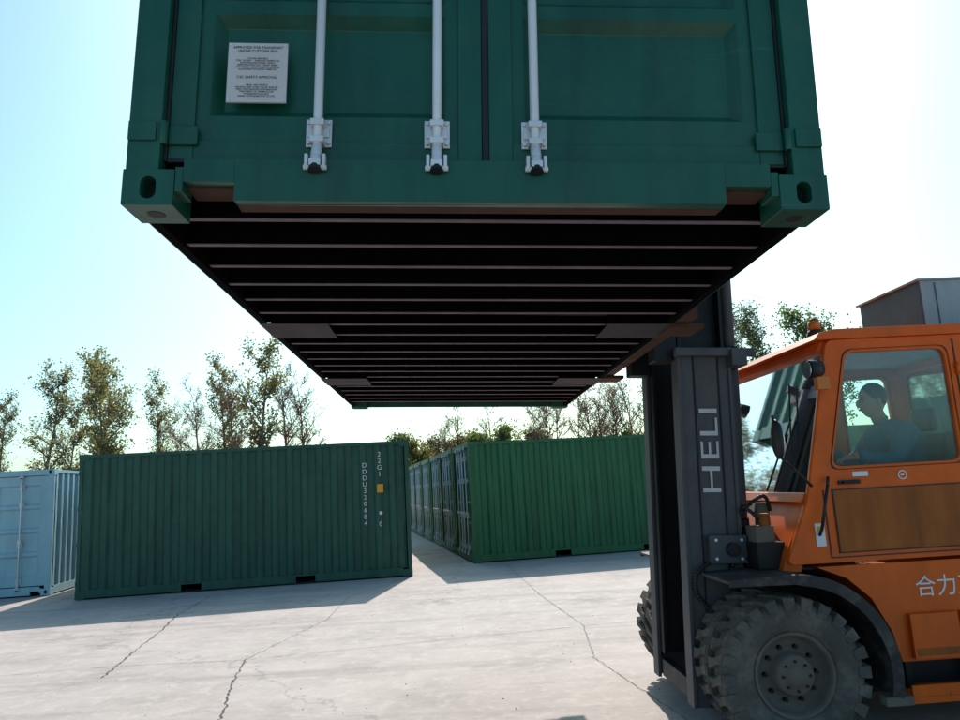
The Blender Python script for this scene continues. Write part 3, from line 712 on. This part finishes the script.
pel=sv((1.34,vc,1.34),(.15,.11))
for sg in(-1,1):
    h=sv((1.22,vc+sg*.09,1.34),(.09,.09),pel); k=sv((.90,vc+sg*.13,1.36),(.065,.065),h); a=sv((.80,vc+sg*.13,1.08),(.045,.045),k); sv((.68,vc+sg*.13,1.04),(.04,.03),a)
legs=bpy.data.meshes.new('legs'); legs.from_pydata(V_,E_,[]); legs.materials.append(M_trou)
ob=link('legs',legs,None,DR); ob.modifiers.new('s','SKIN')
for i,r in enumerate(Rr): legs.skin_vertices[0].data[i].radius=r
legs.skin_vertices[0].data[0].use_root=True
ob.modifiers.new('ss','SUBSURF').render_levels=2
mb=MB(); hc=(1.175,vc,2.07)
def hd(d,p):
    if p.z<0: p.y*=1-.28*(-d.z)**1.5; p.x=p.x*(1-.12*(-d.z))-.012*(-d.z)
    if d.x<-.75 and -.1<d.z<.25: p.x+=.006
    return p
mb.ell(hc,(.098,.076,.122),M_skin,24,18,hd)
mb.ell((hc[0]-.103,vc,hc[2]-.018),(.020,.014,.026),M_skin,10,8)
mb.ell((hc[0]-.094,vc,hc[2]-.060),(.010,.024,.008),M_rusty,10,6)
for sg in(-1,1):
    mb.ell((hc[0]-.088,vc+sg*.03,hc[2]+.008),(.010,.013,.008),M_hair,10,6)
    mb.ell((hc[0]-.092,vc+sg*.03,hc[2]+.028),(.010,.019,.005),M_hair,10,6)
    mb.ell((hc[0]+.010,vc+sg*.077,hc[2]-.008),(.018,.010,.032),M_skin,10,8)
mb.ell((hc[0]+.016,vc,hc[2]+.034),(.098,.082,.104),M_hair,24,18)
mb.cyl((1.215,vc,1.93),(1.190,vc,2.0),.052,.050,14,M_skin)
link('head',mb.mesh('head'),None,DR)
mb=MB()
for sg,wr in((-1,Vector((.89,vc-.22,1.68))),(1,Vector((.86,vc+.17,1.74)))):
    tgt=c0+a_*0 if False else c0+Vector((0,1,0))*(.19*sg*.95)+Vector((.01,0,.0))
    d=(tgt-wr).normalized(); pc=wr+d*.05
    mb.cyl(wr-d*.01,wr+d*.03,.028,.032,10,M_skin)
    mb.ell(pc,(.048,.038,.02),M_skin,12,8)
    for i in range(4):
        o=Vector((0,(i-1.5)*.019,0)); L=(.030,.036,.034,.026)[i]
        p0=pc+d*.035+o; p1=p0+d*L*.8+Vector((0,0,.010)); p2=p1+d*L*.4+Vector((-.004,0,-.022)); p3=p2+Vector((.012,0,-.018))
        mb.cyl(p0,p1,.0095,.009,8,M_skin); mb.cyl(p1,p2,.009,.008,8,M_skin); mb.cyl(p2,p3,.008,.007,8,M_skin)
    p0=pc+Vector((0,-sg*.03,0)); p1=p0+Vector((-.02,-sg*.02,-.008)); p2=p1+Vector((-.022,0,-.012))
    mb.cyl(p0,p1,.012,.010,8,M_skin); mb.cyl(p1,p2,.010,.008,8,M_skin)
link('hands',mb.mesh('hands'),None,DR)

# ---------------------------------------------------------------- light, sky, camera
SUNEL,SUNAZ=R(39),R(7)
w=bpy.data.worlds.new('World'); scene.world=w; w.use_nodes=True; nt=w.node_tree
sk=nt.nodes.new('ShaderNodeTexSky'); sk.sky_type='NISHITA'; sk.sun_disc=False; sk.sun_elevation=SUNEL; sk.sun_rotation=SUNAZ
sk.air_density=1.0; sk.dust_density=2.2; sk.ozone_density=1.0; sk.altitude=0
bg=nt.nodes['Background']; bg.inputs[1].default_value=.14
tint=mix(nt,1.0,sk.outputs[0],(.88,1.27,1.28),'MULTIPLY'); nt.links.new(tint,bg.inputs[0])
sl=bpy.data.lights.new('sun','SUN'); sl.energy=5; sl.angle=R(.5); sl.color=(1,.93,.86)
so=bpy.data.objects.new('sun',sl); scene.collection.objects.link(so)
sd=Vector((math.sin(SUNAZ)*math.cos(SUNEL),math.cos(SUNAZ)*math.cos(SUNEL),math.sin(SUNEL)))
so.rotation_euler=sd.to_track_quat('Z','Y').to_euler(); so.location=(0,0,30)
p,r=R(9.7),R(3.2)
F=Vector((0,math.cos(p),math.sin(p))); R0=Vector((1,0,0)); U0=Vector((0,-math.sin(p),math.cos(p)))
Cx=R0*math.cos(r)-U0*math.sin(r); Cy=R0*math.sin(r)+U0*math.cos(r)
cm=Matrix((( Cx.x,Cy.x,-F.x,0),(Cx.y,Cy.y,-F.y,0),(Cx.z,Cy.z,-F.z,CAMH),(0,0,0,1)))
cd=bpy.data.cameras.new('camera'); cd.lens=27.8; cd.sensor_width=36; cd.clip_end=2000; cd.clip_start=.05
co=bpy.data.objects.new('camera',cd); scene.collection.objects.link(co); co.matrix_world=cm
scene.camera=co
scene.view_settings.view_transform='Standard'; scene.view_settings.look='None'; scene.view_settings.exposure=0
